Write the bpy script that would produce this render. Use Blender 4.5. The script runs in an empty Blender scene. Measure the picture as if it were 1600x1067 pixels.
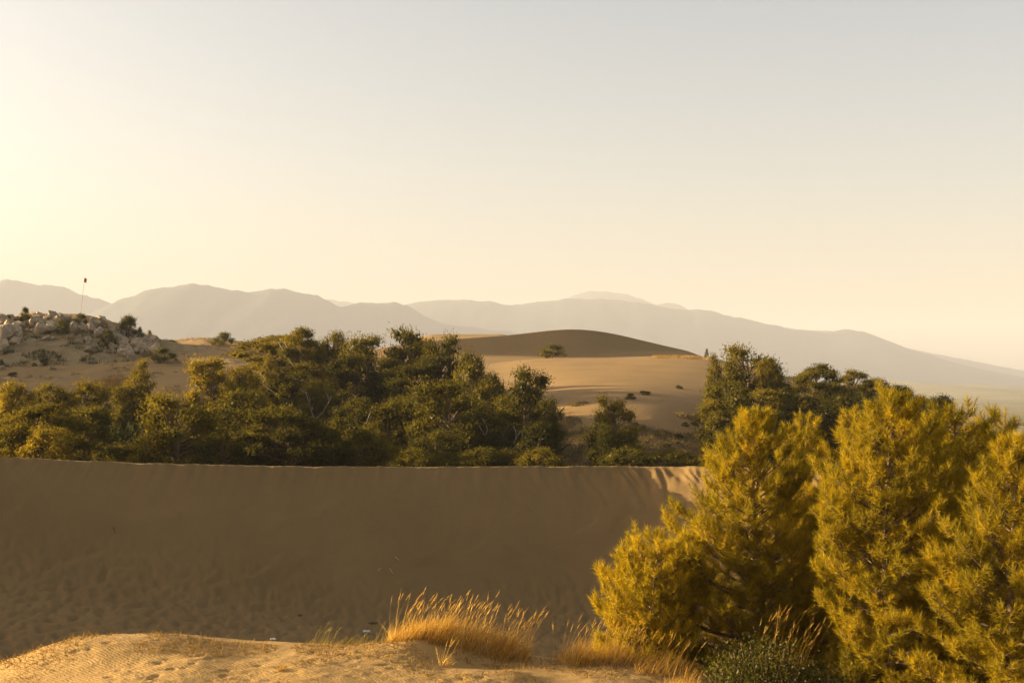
import bpy, math
import numpy as np

# ------------------------------------------------------------------ camera, light, exposure
F, HY = 1930.0, 600.0            # focal length and eye-level row of the 1600 px wide picture
SUN_AZ, SUN_EL = 81.0, 10.8      # degrees to the left of the view direction, degrees above the horizon
sc = bpy.context.scene
C = sc.collection
cam_d = bpy.data.cameras.new('camera'); cam = bpy.data.objects.new('camera', cam_d); C.objects.link(cam)
cam.location = (0, 0, 0); cam.rotation_euler = (math.radians(90), 0, 0)
cam_d.sensor_width = 36; cam_d.lens = F / 1600 * 36
cam_d.shift_y = (HY - 533.5) / 1600
cam_d.clip_start = 0.1; cam_d.clip_end = 60000
sc.camera = cam

world = bpy.data.worlds.new('World'); sc.world = world; world.use_nodes = True
nt = world.node_tree; nt.nodes.clear()
sky = nt.nodes.new('ShaderNodeTexSky'); sky.sky_type = 'NISHITA'; sky.sun_disc = False
sky.sun_elevation = math.radians(SUN_EL); sky.sun_rotation = math.radians(-SUN_AZ)
sky.altitude = 0; sky.air_density = 0.68; sky.dust_density = 4.8; sky.ozone_density = 1.0
hs = nt.nodes.new('ShaderNodeMix'); hs.data_type = 'RGBA'; hs.blend_type = 'MULTIPLY'
hs.inputs['Factor'].default_value = 1.0
hs.inputs[7].default_value = (1.0, 0.88, 0.71, 1)     # warm, dusty evening air
bg = nt.nodes.new('ShaderNodeBackground'); bg.inputs['Strength'].default_value = 0.066
wo = nt.nodes.new('ShaderNodeOutputWorld')
nt.links.new(sky.outputs[0], hs.inputs[6]); nt.links.new(hs.outputs[2], bg.inputs['Color'])
nt.links.new(bg.outputs[0], wo.inputs['Surface'])

sun_d = bpy.data.lights.new('sun', 'SUN'); sun = bpy.data.objects.new('sun', sun_d); C.objects.link(sun)
sun_d.energy = 5.0; sun_d.angle = math.radians(0.6); sun_d.color = (1.0, 0.77, 0.43)
sun.rotation_euler = (math.radians(90 - SUN_EL), 0, math.radians(SUN_AZ + 180))
sun.location = (-30, 10, 30)

sc.view_settings.view_transform = 'Standard'; sc.view_settings.look = 'None'
sc.view_settings.gamma = 1.0; sc.view_settings.exposure = 2.64
HAZE, HAZE_G, HAZE_TOP = 1.6e-4, 0.0, 650.0
sc.render.engine = 'CYCLES'
sc.cycles.use_denoising = True
sc.cycles.volume_bounces = 1
sc.cycles.max_bounces = 6; sc.cycles.diffuse_bounces = 3; sc.cycles.transmission_bounces = 4
sc.cycles.sample_clamp_indirect = 6

# ------------------------------------------------------------------ small tools
rng = np.random.default_rng(11)
_P = np.random.default_rng(5).permutation(256); _P = np.concatenate([_P, _P, _P])
_G = np.random.default_rng(6).uniform(0, 2 * np.pi, 256); _GX, _GY = np.cos(_G), np.sin(_G)
def noise(x, y, s=0):
    x = np.asarray(x, float); y = np.asarray(y, float)
    xi = np.floor(x).astype(int); yi = np.floor(y).astype(int); fx = x - xi; fy = y - yi
    u = fx * fx * fx * (fx * (fx * 6 - 15) + 10); v = fy * fy * fy * (fy * (fy * 6 - 15) + 10)
    def g(i, j):
        h = _P[_P[(xi + i + s * 17) & 255] + ((yi + j + s * 31) & 255)]
        return _GX[h] * (fx - i) + _GY[h] * (fy - j)
    a = g(0, 0) * (1 - u) + g(1, 0) * u; b = g(0, 1) * (1 - u) + g(1, 1) * u
    return (a * (1 - v) + b * v) * 1.45
def fbm(x, y, o=4, s=0):
    r = 0; a = 1.0
    for k in range(o):
        r = r + a * noise(x, y, s + k); x = x * 2.03; y = y * 2.03; a *= .5
    return r
def sstep(a, b, x):
    t = np.clip((x - a) / (b - a), 0, 1); return t * t * (3 - 2 * t)
def smax(a, b, k): return np.log(np.exp((a - np.maximum(a, b)) / k) + np.exp((b - np.maximum(a, b)) / k)) * k + np.maximum(a, b)
def tab(x, pts):
    p = np.array(pts, float); return np.interp(x, p[:, 0], p[:, 1])
def unit(v): return v / (np.linalg.norm(v, axis=-1, keepdims=True) + 1e-9)

def mesh(name, V, T, mat=None, tint=None, smooth=False):
    V = np.ascontiguousarray(V, np.float32); T = np.ascontiguousarray(T, np.int32)
    n = T.shape[1]
    m = bpy.data.meshes.new(name)
    m.vertices.add(len(V)); m.vertices.foreach_set('co', V.ravel())
    m.loops.add(T.size); m.loops.foreach_set('vertex_index', T.ravel())
    m.polygons.add(len(T)); m.polygons.foreach_set('loop_start', np.arange(0, T.size, n, dtype=np.int32))
    if smooth: m.polygons.foreach_set('use_smooth', np.ones(len(T), bool))
    if tint is not None:
        a = m.attributes.new('tint', 'FLOAT', 'POINT'); a.data.foreach_set('value', np.ascontiguousarray(tint, np.float32))
    m.update(calc_edges=True); m.validate()
    if mat: m.materials.append(mat)
    return m
def obj(name, data, parent=None, loc=None):
    o = bpy.data.objects.new(name, data); C.objects.link(o)
    if parent is not None: o.parent = parent
    if loc is not None: o.location = loc
    return o
def tag(o, label=None, cat=None, group=None, kind=None):
    if label: o['label'] = label
    if cat: o['category'] = cat
    if group: o['group'] = group
    if kind: o['kind'] = kind
    return o
def gridmesh(name, X, Y, Z, mat, tint=None):
    r, c = X.shape
    V = np.stack([X, Y, Z], -1).reshape(-1, 3)
    i = np.arange(r * c).reshape(r, c)
    T = np.stack([i[:-1, :-1], i[:-1, 1:], i[1:, 1:], i[1:, :-1]], -1).reshape(-1, 4)
    return mesh(name, V, T, mat, None if tint is None else tint.ravel(), smooth=True)
class Parts:                      # collects triangles (with a tint per vertex) into one mesh
    def __init__(s): s.V = []; s.T = []; s.C = []; s.n = 0
    def add(s, V, T, tint=0.5):
        V = np.asarray(V, float); T = np.asarray(T, int)
        s.V.append(V); s.T.append(T + s.n); s.n += len(V)
        s.C.append(np.broadcast_to(np.asarray(tint, float), (len(V),)))
    def build(s, name, mat, smooth=False):
        return mesh(name, np.concatenate(s.V), np.concatenate(s.T), mat, np.concatenate(s.C), smooth)
def tube(p, r, sides=6):
    p = np.asarray(p, float); r = np.asarray(r, float); n = len(p)
    t = unit(np.gradient(p, axis=0)); ref = np.array([.31, .2, .93])
    a = unit(np.cross(t, ref)); b = np.cross(t, a)
    an = np.linspace(0, 2 * np.pi, sides, endpoint=False)
    V = (p[:, None] + r[:, None, None] * (np.cos(an)[None, :, None] * a[:, None] + np.sin(an)[None, :, None] * b[:, None])).reshape(-1, 3)
    i = np.arange(n * sides).reshape(n, sides); j = np.roll(i, -1, 1)
    T = np.concatenate([np.stack([i[:-1], j[:-1], j[1:]], -1).reshape(-1, 3), np.stack([i[:-1], j[1:], i[1:]], -1).reshape(-1, 3)])
    cap = np.array([[i[-1, 0], i[-1, k], i[-1, k + 1]] for k in range(1, sides - 1)])
    return V, np.concatenate([T, cap])
def bez(a, b, c, n):
    t = np.linspace(0, 1, n)[:, None]
    return (1 - t) ** 2 * np.asarray(a) + 2 * t * (1 - t) * np.asarray(b) + t * t * np.asarray(c)
def blades(P, D, L, W, g):
    n = len(P); S = unit(np.cross(D, g.normal(size=(n, 3))))
    V = np.stack([P - S * W[:, None] / 2, P + S * W[:, None] / 2, P + D * L[:, None]], 1).reshape(-1, 3)
    return V, np.arange(3 * n).reshape(n, 3)
def strips(P, D, bend, L, W, g, seg=3):
    """curved grass blades: base P, start direction D, bend vector, length L, width W"""
    n = len(P); S = unit(np.cross(D, g.normal(size=(n, 3)))); vs = []
    for k in range(seg + 1):
        t = k / seg; c = P + D * (L * t)[:, None] + bend * (L * t * t)[:, None]
        w = (W * (1 - t * .85) / 2)[:, None]
        vs += [c - S * w, c + S * w]
    V = np.stack(vs, 1).reshape(-1, 3); b = (np.arange(n) * 2 * (seg + 1))[:, None]; T = []
    for k in range(seg):
        o = 2 * k; T += [b + [[o, o + 1, o + 3]], b + [[o, o + 3, o + 2]]]
    return V, np.concatenate(T)

# ------------------------------------------------------------------ materials
def new_mat(name):
    m = bpy.data.materials.new(name); m.use_nodes = True; n = m.node_tree.nodes; n.clear()
    return m, n, m.node_tree.links
def ramp(n, stops):
    r = n.new('ShaderNodeValToRGB'); e = r.color_ramp.elements
    while len(e) < len(stops): e.new(.5)
    for k, (p, c) in enumerate(stops): e[k].position = p; e[k].color = (*c, 1)
    return r
def sand_mat(name, cols, scale=0.6, grain=90, bump=.3, ripple=0.0, ripple_scale=9, speck=None):
    m, n, l = new_mat(name)
    tc = n.new('ShaderNodeNewGeometry')
    no = n.new('ShaderNodeTexNoise'); no.inputs['Scale'].default_value = scale; no.inputs['Detail'].default_value = 8; no.inputs['Roughness'].default_value = .62
    l.new(tc.outputs['Position'], no.inputs['Vector'])
    rp = ramp(n, [(.32, cols[0]), (.5, cols[1]), (.7, cols[2])]); l.new(no.outputs['Fac'], rp.inputs[0])
    g = n.new('ShaderNodeTexNoise'); g.inputs['Scale'].default_value = grain; g.inputs['Detail'].default_value = 3
    l.new(tc.outputs['Position'], g.inputs['Vector'])
    mx = n.new('ShaderNodeMix'); mx.data_type = 'RGBA'; mx.blend_type = 'MULTIPLY'; mx.inputs['Factor'].default_value = .35
    gr = ramp(n, [(.3, (.6, .58, .55)), (.65, (1.15, 1.15, 1.15))]); l.new(g.outputs['Fac'], gr.inputs[0])
    l.new(rp.outputs[0], mx.inputs[6]); l.new(gr.outputs[0], mx.inputs[7])
    col = mx.outputs[2]
    if speck:
        sp = n.new('ShaderNodeTexNoise'); sp.inputs['Scale'].default_value = speck[0]; sp.inputs['Detail'].default_value = 6; sp.inputs['Roughness'].default_value = .7
        l.new(tc.outputs['Position'], sp.inputs['Vector'])
        sr = ramp(n, [(speck[2], (0, 0, 0)), (speck[2] + .1, (1, 1, 1))]); l.new(sp.outputs['Fac'], sr.inputs[0])
        m2 = n.new('ShaderNodeMix'); m2.data_type = 'RGBA'; l.new(sr.outputs[0], m2.inputs['Factor'])
        if len(speck) > 3:
            at = n.new('ShaderNodeAttribute'); at.attribute_name = 'tint'; mu = n.new('ShaderNodeMath'); mu.operation = 'MULTIPLY'
            l.new(sr.outputs[0], mu.inputs[0]); l.new(at.outputs['Fac'], mu.inputs[1]); l.new(mu.outputs[0], m2.inputs['Factor'])
        l.new(col, m2.inputs[6]); m2.inputs[7].default_value = (*speck[1], 1); col = m2.outputs[2]
    b = n.new('ShaderNodeBsdfPrincipled'); b.inputs['Roughness'].default_value = .95; b.inputs['Specular IOR Level'].default_value = .12
    l.new(col, b.inputs['Base Color'])
    bp = n.new('ShaderNodeBump'); bp.inputs['Strength'].default_value = bump; bp.inputs['Distance'].default_value = .03
    h = n.new('ShaderNodeTexNoise'); h.inputs['Scale'].default_value = grain * .25; h.inputs['Detail'].default_value = 5
    l.new(tc.outputs['Position'], h.inputs['Vector']); hh = h.outputs['Fac']
    if ripple:
        w = n.new('ShaderNodeTexWave'); w.bands_direction = 'DIAGONAL'; w.inputs['Scale'].default_value = ripple_scale; w.inputs['Distortion'].default_value = 5; w.inputs['Detail'].default_value = 2; w.inputs['Detail Scale'].default_value = .8
        l.new(tc.outputs['Position'], w.inputs['Vector'])
        ad = n.new('ShaderNodeMath'); ad.operation = 'MULTIPLY_ADD'; ad.inputs[1].default_value = ripple
        l.new(w.outputs['Fac'], ad.inputs[0]); l.new(hh, ad.inputs[2]); hh = ad.outputs[0]
    l.new(hh, bp.inputs['Height']); l.new(bp.outputs[0], b.inputs['Normal'])
    o = n.new('ShaderNodeOutputMaterial'); l.new(b.outputs[0], o.inputs[0])
    return m
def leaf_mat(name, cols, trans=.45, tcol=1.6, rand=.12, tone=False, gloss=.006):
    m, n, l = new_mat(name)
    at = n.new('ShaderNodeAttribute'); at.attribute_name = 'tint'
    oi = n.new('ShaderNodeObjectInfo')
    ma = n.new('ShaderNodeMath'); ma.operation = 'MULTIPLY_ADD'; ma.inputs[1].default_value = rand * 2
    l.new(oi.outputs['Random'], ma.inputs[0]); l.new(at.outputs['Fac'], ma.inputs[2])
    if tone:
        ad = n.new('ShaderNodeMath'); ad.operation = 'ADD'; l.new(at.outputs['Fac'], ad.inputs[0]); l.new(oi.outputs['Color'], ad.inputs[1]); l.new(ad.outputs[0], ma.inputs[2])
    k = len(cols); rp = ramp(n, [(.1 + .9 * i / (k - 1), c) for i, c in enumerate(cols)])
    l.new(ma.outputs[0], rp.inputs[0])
    d = n.new('ShaderNodeBsdfDiffuse'); l.new(rp.outputs[0], d.inputs[0])
    t = n.new('ShaderNodeBsdfTranslucent')
    tm = n.new('ShaderNodeMix'); tm.data_type = 'RGBA'; tm.blend_type = 'MULTIPLY'; tm.inputs['Factor'].default_value = 1
    tm.inputs[7].default_value = (tcol * 1.1, tcol, tcol * .55, 1); l.new(rp.outputs[0], tm.inputs[6]); l.new(tm.outputs[2], t.inputs[0])
    mx = n.new('ShaderNodeMixShader'); mx.inputs[0].default_value = trans
    l.new(d.outputs[0], mx.inputs[1]); l.new(t.outputs[0], mx.inputs[2])
    gl = n.new('ShaderNodeBsdfGlossy'); gl.inputs['Roughness'].default_value = .45; gl.inputs[0].default_value = (.8, .8, .7, 1)
    m3 = n.new('ShaderNodeMixShader'); m3.inputs[0].default_value = gloss
    l.new(mx.outputs[0], m3.inputs[1]); l.new(gl.outputs[0], m3.inputs[2])
    o = n.new('ShaderNodeOutputMaterial'); l.new(m3.outputs[0], o.inputs[0])
    return m
def plain_mat(name, c1, c2, scale=8, rough=.9, bump=.4, dist=.05):
    m, n, l = new_mat(name)
    tc = n.new('ShaderNodeTexCoord'); no = n.new('ShaderNodeTexNoise'); no.inputs['Scale'].default_value = scale; no.inputs['Detail'].default_value = 8; no.inputs['Roughness'].default_value = .65
    l.new(tc.outputs['Object'], no.inputs['Vector'])
    rp = ramp(n, [(.35, c1), (.65, c2)]); l.new(no.outputs['Fac'], rp.inputs[0])
    b = n.new('ShaderNodeBsdfPrincipled'); b.inputs['Roughness'].default_value = rough; b.inputs['Specular IOR Level'].default_value = .2
    l.new(rp.outputs[0], b.inputs['Base Color'])
    bp = n.new('ShaderNodeBump'); bp.inputs['Strength'].default_value = bump; bp.inputs['Distance'].default_value = dist
    l.new(no.outputs['Fac'], bp.inputs['Height']); l.new(bp.outputs[0], b.inputs['Normal'])
    o = n.new('ShaderNodeOutputMaterial'); l.new(b.outputs[0], o.inputs[0])
    return m

S1, S2, S3 = (.215, .135, .054), (.242, .153, .063), (.266, .17, .073)
M_fg = sand_mat('foreground_sand', ((.30, .185, .066), (.345, .215, .076), (.38, .24, .09)), .9, 110, .4, .28, 7)  # paler than the slip sand: part of the sunlit contrast sits in this colour
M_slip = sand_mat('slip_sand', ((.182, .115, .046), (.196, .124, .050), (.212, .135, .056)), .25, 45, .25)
M_mid = sand_mat('dune_sand', (S1, S2, S3), .12, 14, .3, speck=(.55, (.20, .15, .07), .52, 1))
M_far = sand_mat('far_sand', (S1, S2, S3), .05, 6, .2)
M_rockhill = sand_mat('stony_soil', ((.19, .135, .066), (.25, .18, .092), (.31, .23, .13)), .5, 12, .6, speck=(.9, (.20, .15, .07), .58))
M_plain = sand_mat('far_plain', ((.14, .125, .065), (.17, .15, .08), (.20, .17, .095)), .003, .2, .2)
M_mtn = sand_mat('mountain_scrub', ((.022, .028, .028), (.028, .034, .033), (.036, .04, .038)), .002, .02, .1)
M_rock = plain_mat('limestone', (.24, .175, .105), (.45, .35, .23), 2.2, .9, .7, .12)
M_bark = plain_mat('pine_bark', (.07, .045, .028), (.19, .13, .085), 9, .95, .8, .04)
M_pale = plain_mat('dead_wood', (.30, .25, .19), (.48, .42, .34), 9, .9, .4, .02)
M_pine_near = leaf_mat('near_pine_needles', [(.078, .065, .005), (.18, .143, .008), (.30, .22, .010), (.38, .262, .014)], .45, 1.4, .05)
M_pine = leaf_mat('pine_needles', [(.034, .033, .009), (.084, .074, .012), (.175, .135, .015), (.28, .205, .021)], .4, 1.5, .12, tone=True)  # dark end lowered so the shade on the lower pines is in the leaf colour
M_shrub = leaf_mat('shrub_leaves', [(.035, .042, .013), (.07, .07, .018), (.12, .105, .028), (.17, .135, .04)], .35, 1.4, .1, tone=True)
M_lentisk = leaf_mat('glossy_shrub_leaves', [(.022, .023, .005), (.045, .044, .008), (.085, .075, .012), (.15, .12, .022)], .28, 1.3, .05, gloss=.01)
M_dry = leaf_mat('dry_grass', [(.20, .105, .022), (.36, .21, .045), (.50, .32, .085), (.60, .43, .15)], .45, 1.2, .03)
M_greengrass = leaf_mat('green_dry_grass', [(.12, .09, .025), (.2, .16, .045), (.28, .22, .07)], .4, 1.2, .02)
M_straw = leaf_mat('straw', [(.17, .105, .035), (.29, .185, .065), (.39, .26, .10)], .3, 1.1, .02)
M_under = leaf_mat('undergrowth_leaves', [(.03, .034, .012), (.055, .056, .017), (.09, .08, .025)], .3, 1.3, .02)
M_dryshrub = leaf_mat('dry_shrub', [(.10, .075, .035), (.16, .12, .05), (.20, .155, .07)], .25, 1.1, .08, tone=True)
M_dryscrub = leaf_mat('dry_scrub', [(.10, .075, .035), (.16, .12, .05), (.20, .155, .07)], .25, 1.1, .08)
M_white = plain_mat('white_plastic', (.42, .41, .38), (.5, .49, .46), 5, .5, .1)
M_pole = plain_mat('grey_metal', (.22, .19, .16), (.34, .30, .25), 6, .5, .1)
M_flag = plain_mat('faded_red_cloth', (.36, .07, .035), (.46, .14, .06), 3, .9, .2)

# ------------------------------------------------------------------ terrain shapes
FG_D = 20.0
FG_CREST = [(-2500, 1120), (-900, 1090), (-300, 1075), (-80, 1062), (0, 1036), (35, 1022), (70, 1007), (110, 995), (160, 990), (220, 990), (290, 994), (335, 1003), (380, 1008), (430, 1009), (520, 1008), (580, 1006), (625, 1001), (655, 997), (690, 999), (720, 1001), (760, 1009), (800, 1023), (840, 1033), (890, 1036), (950, 1032), (1000, 1035), (1050, 1042), (1100, 1050), (1200, 1062), (1400, 1085), (2000, 1100), (4000, 1120)]
def fg_height(x, y):
    px = 800 + F * x / FG_D
    k = 0; zc = 0
    for dx, w in ((-26, .2), (-12, .25), (0, .1), (12, .25), (26, .2)): zc = zc + w * tab(px + dx, FG_CREST)
    zc = (HY - zc) / F * FG_D
    zs = (HY - sum(tab(px + q * 40, FG_CREST) for q in range(-6, 7)) / 13) / F * FG_D
    yc = FG_D + .5 * noise(x * .35, 3.3)
    s = y - yc
    near = -1.65 - 2.9 * sstep(0, 9, y)
    flat = np.minimum(-4.36, zc - .12)
    mixz = zc + (np.minimum(zs, zc + .04) - zc) * sstep(-.15, -1.6, s)
    front = np.where(s > -3.6, mixz - .018 * np.clip(-s, 0, 9), mixz - .065 + (flat - mixz) * sstep(-3.6, -6.5, s))
    front = np.where(y < 12, near + (flat - near) * sstep(8, 12, y), front)
        # the small shaded hollow in front of the grass ridge
    px2 = 800 + F * x / np.maximum(y, 4)
    hol = np.exp(-(((px2 - 735) / 72) ** 2 + ((s + .6) / .55) ** 2))
    front = front - .26 * hol * (y > 12)
    back = zc - np.clip(s, 0, 99) * .10 - np.clip(s - .5, 0, 99) * .46
    z = np.where(s < 0, front, np.maximum(back, -10.4))
    d = 0.022 * fbm(x * .6, y * .6, 2, 2) + .006 * fbm(x * 4.1, y * 4.1, 3, 5)
    z = z + d * sstep(10, 14, y)
    # trodden patches and footprints
    ft = .6 * noise(x * 3.4 + .6 * noise(x * 2, y * 2, 9), y * 5.2, 12) + .45 * noise(x * 7.5, y * 9.5, 13); zone = sstep(-.25, .35, noise(x * .35 + 7, y * .5, 3) + .25 * (x < -2))
    z = z - .026 * sstep(.22, .5, ft) * zone * sstep(14, 16, y) + .012 * sstep(.15, .5, -ft) * zone
    return z

def crest_d(px):
    return tab(px, [(-3000, 36), (-1600, 36), (-900, 38.5), (-400, 43), (0, 47), (400, 51.3), (800, 56.5), (900, 57.8), (980, 58.3), (1050, 58.2), (1110, 57.4), (1250, 54), (1500, 49), (2200, 44), (4000, 40)])
def crest_py(px):
    return tab(px, [(-3000, 540), (-1600, 560), (-900, 605), (-400, 660), (-120, 708), (0, 715), (120, 720), (250, 724.5), (420, 728), (560, 730), (800, 729), (950, 728.5), (1120, 729), (1300, 735), (1600, 760), (3000, 800)])
def crest_s(f, px, w=70):
    return sum(f(px + k * w / 3) for k in range(-3, 4)) / 7
def slip_height_s(px, s):
    D = crest_s(crest_d, px) ; zc = (HY - crest_s(crest_py, px, 40)) / F * D
    y = D + s; x = (px - 800) / F * y
    zc0 = zc; zc = zc + (.06 * noise(x * .9, 1.7) + .045 * noise(x * 2.7, 4.1) + .025 * noise(x * 6.3, 7.7)) * np.exp(-np.abs(s) / .7)
    right = .15 * sstep(500, 760, px) + .85 * sstep(800, 1000, px)
    fl = np.abs(noise(x * 1.45 + s * .45 + .5 * noise(x * .8, s * .6, 4), s * .22, 21))
    fl2 = noise(x * 2.6 - s * .6, s * .5, 23)
    face = zc + s * .655 - .02 * s * s * 0
    bas = -9.6 + 3.0 * sstep(4, -22, x) + .25 * noise(x * .08, y * .08, 6) + 1.3 * sstep(6, 14, x)
    z = smax(face, bas + np.clip(-s - 6, 0, 40) * -.01, .55)
    up = np.exp(np.clip(s, -30, 0) / 1.0)
    z = z + np.where(s < 0, (.30 * right + .015 + .05 * np.exp(np.clip(s, -30, 0) / .45)) * (fl - .38) * up * (1 - np.exp(s / .18)) * 1.8 + (.025 + .06 * right) * fl2 * np.exp(np.clip(s, -30, 0) / 1.3) * (1 - np.exp(s / .25)), 0)
    onface = sstep(-7.8, -6, s) * (s < 0)
    z = z + onface * (.018 * right * noise(x * .9, s * .1, 35) + .04 * sstep(.2, .5, noise(x * .6, s * .9, 36)) + .006 * noise(x * .45, s * .16, 31) + .016 * noise(x * 1.3, s * .8, 33)) * (1 - np.exp(np.clip(s, -30, 0) / .6))
    low = 1 - sstep(-9.0, -5.6, s + 1.0 * noise(x * .12, 8.8) - 2.6 * sstep(0, -16, x))
    dm = noise(x * 2.3 + .7 * noise(x * .9, y * .9, 3), y * 1.5, 41); dm2 = noise(x * 3.9, y * 2.6, 43)
    z = z - low * (.075 * sstep(.0, .5, dm) + .055 * sstep(.0, .5, dm2) - .03 * sstep(.1, .7, -dm)) * (s < 0)
    stoss = zc - .04 * s - .14 * np.clip(s - .6, 0, 99)
    z = np.where(s > 0, stoss, z)
    return x, y, z
def slip_height(x, y):
    px = 800 + F * x / y
    return slip_height_s(px, y - crest_s(crest_d, px))[2]

TD = [58, 66, 76, 82, 88, 100, 112, 125, 140, 155, 170, 185, 200, 240, 300]
TP = {-2200: [690, 680, 660, 650, 640, 625, 600, 580, 565, 560, 560, 565, 575, 650, 750],
 -800: [780, 765, 735, 710, 688, 645, 605, 572, 548, 537, 535, 538, 548, 630, 752],
 0: [790, 770, 722, 700, 676, 632, 600, 573, 552, 547, 546, 550, 560, 640, 752],
 100: [790, 770, 727, 705, 682, 634, 602, 577, 558, 550, 547, 550, 560, 640, 752],
 200: [795, 775, 735, 715, 690, 640, 602, 574, 552, 541, 538, 545, 560, 640, 752],
 300: [795, 775, 742, 718, 692, 641, 602, 572, 547, 532, 526, 532, 560, 640, 752],
 370: [795, 775, 742, 720, 694, 642, 602, 572, 547, 532, 527, 534, 560, 640, 752],
 450: [795, 775, 747, 728, 705, 658, 617, 582, 557, 547, 548, 560, 580, 650, 752],
 600: [795, 780, 752, 738, 715, 673, 632, 592, 567, 557, 560, 570, 590, 650, 752],
 740: [795, 785, 755, 735, 705, 662, 632, 606, 590, 582, 574, 580, 592, 650, 752],
 800: [795, 785, 752, 725, 672, 634, 611, 595, 580, 568, 561, 565, 585, 650, 752],
 870: [795, 785, 749, 715, 650, 619, 600, 588, 574, 563, 557, 560, 585, 650, 752],
 950: [795, 785, 748, 712, 640, 613, 597, 586, 574, 564, 558, 561, 585, 650, 752],
 1030: [795, 785, 748, 712, 645, 617, 599, 585, 571, 561, 556, 559, 580, 650, 752],
 1100: [795, 785, 750, 722, 670, 632, 608, 591, 573, 560, 552, 556, 575, 650, 752],
 1200: [795, 785, 755, 735, 700, 655, 622, 600, 584, 578, 581, 592, 610, 665, 752],
 1300: [795, 785, 760, 742, 712, 670, 638, 614, 602, 605, 615, 630, 650, 690, 752],
 1400: [795, 785, 763, 747, 722, 686, 660, 640, 632, 642, 660, 675, 690, 715, 752],
 1500: [795, 785, 766, 752, 735, 706, 685, 672, 672, 682, 695, 708, 720, 735, 752],
 1620: [795, 785, 768, 758, 745, 722, 710, 703, 706, 714, 725, 732, 740, 746, 752],
 3600: [795, 785, 775, 770, 765, 760, 755, 752, 750, 750, 750, 750, 750, 750, 752]}
_pk = np.array(sorted(TP)); _gp = np.arange(-2200, 3601, 10.); _gd = np.arange(56, 301, 1.)
_A = np.array([(HY - np.interp(_gd, TD, TP[k])) / F * _gd for k in _pk])
_B = np.stack([np.interp(_gp, _pk, _A[:, j]) for j in range(len(_gd))], 1)
def _blur(a, sg, ax):
    k = np.exp(-.5 * (np.arange(-int(3 * sg), int(3 * sg) + 1) / sg) ** 2); k /= k.sum(); r = len(k) // 2
    p = np.pad(a, [(r, r) if q == ax else (0, 0) for q in range(2)], mode='edge')
    return sum(w * (p[i:i + a.shape[0]] if ax == 0 else p[:, i:i + a.shape[1]]) for i, w in enumerate(k))
_B = _blur(_blur(_B, 4.5, 0), 3.2, 1)
def mid_base(px, y):
    i = np.clip((px - _gp[0]) / 10, 0, len(_gp) - 1.001); j = np.clip(y - 56, 0, len(_gd) - 1.001)
    a = i.astype(int); b = j.astype(int); u = i - a; v = j - b
    return _B[a, b] * (1 - u) * (1 - v) + _B[a + 1, b] * u * (1 - v) + _B[a, b + 1] * (1 - u) * v + _B[a + 1, b + 1] * u * v
def mid_height(x, y):
    x = np.asarray(x, float); y = np.asarray(y, float)
    px = 800 + F * x / y
    rough = 1 - sstep(700, 800, px) * (1 - sstep(1100, 1200, px)) * sstep(84, 92, y)
    return mid_base(px, y) + rough * (.22 * fbm(x * .16, y * .16, 3, 51) + .06 * fbm(x * .8, y * .8, 2, 55)) + .05 * noise(x * .2, y * .1, 58)
def find_d(h, px, py, d0, d1):
    d = np.linspace(d0, d1, 3000); zz = h((px - 800) / F * d, d); r = zz - (HY - py) / F * d
    k = np.where(r[1:] * r[:-1] <= 0)[0]
    return d[k[0]] if len(k) else d[np.argmin(np.abs(r))]

def cols(step, a=-60, b=1660, wide=2600):
    return np.concatenate([np.linspace(-wide, -400, 26)[:-1], np.linspace(-400, a, 40)[:-1], np.arange(a, b, step), np.linspace(b, 2000, 40), np.linspace(2000, wide + 1600, 26)[1:]])

# foreground dune
xs = np.concatenate([np.linspace(-60, -11, 60)[:-1], np.arange(-10.5, 10.5, .046), np.linspace(11, 60, 60)])
ys = np.concatenate([np.linspace(-14, 14, 50)[:-1], np.linspace(14, 16.3, 30)[:-1], np.arange(16.3, 21.4, .035), np.linspace(21.4, 35, 45)[1:]])
X, Y = np.meshgrid(xs, ys)
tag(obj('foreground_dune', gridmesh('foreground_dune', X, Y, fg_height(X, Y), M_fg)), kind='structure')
# shaded slip face
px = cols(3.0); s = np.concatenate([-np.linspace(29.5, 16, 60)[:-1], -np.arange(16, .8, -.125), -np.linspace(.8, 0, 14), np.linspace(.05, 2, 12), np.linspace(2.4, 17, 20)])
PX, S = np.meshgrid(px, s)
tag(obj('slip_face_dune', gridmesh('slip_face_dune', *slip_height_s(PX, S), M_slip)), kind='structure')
# wooded hillside and sunlit dune, split where the sand begins
px = cols(4.6); yy = np.concatenate([np.linspace(58, 76, 30)[:-1], np.arange(76, 112, .42), np.arange(112, 190, .8), np.linspace(190, 300, 60)])
PX, Y = np.meshgrid(px, yy); X = (PX - 800) / F * Y; Z = mid_height(X, Y)
SC = 1 - sstep(770, 850, PX + 40 * noise(X * .1, Y * .1, 77)) * (1 - sstep(1090, 1150, PX + 30 * noise(X * .1, Y * .1, 78))) * sstep(84, 91, Y + 3 * noise(X * .2, Y * .2, 79))
SC = SC * (1 - .75 * np.exp(-((PX - tab(Y, [(100, 110), (115, 170), (130, 260), (150, 310), (170, 325)])) / (45 + 10 * noise(X * .1, Y * .1, 80))) ** 2) * sstep(98, 104, Y) * (1 - sstep(172, 180, Y)))
ka = int(np.argmin(np.abs(px - 790))); kb = int(np.argmin(np.abs(px - 1135)))
for nm, a, b, m in (('wooded_hillside', 0, ka + 1, M_mid), ('sunlit_dune', ka, kb + 1, M_mid), ('wooded_slope', kb, len(px), M_mid)):
    tag(obj(nm, gridmesh(nm, X[:, a:b], Y[:, a:b], Z[:, a:b], m, SC[:, a:b])), kind='structure')
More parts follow.
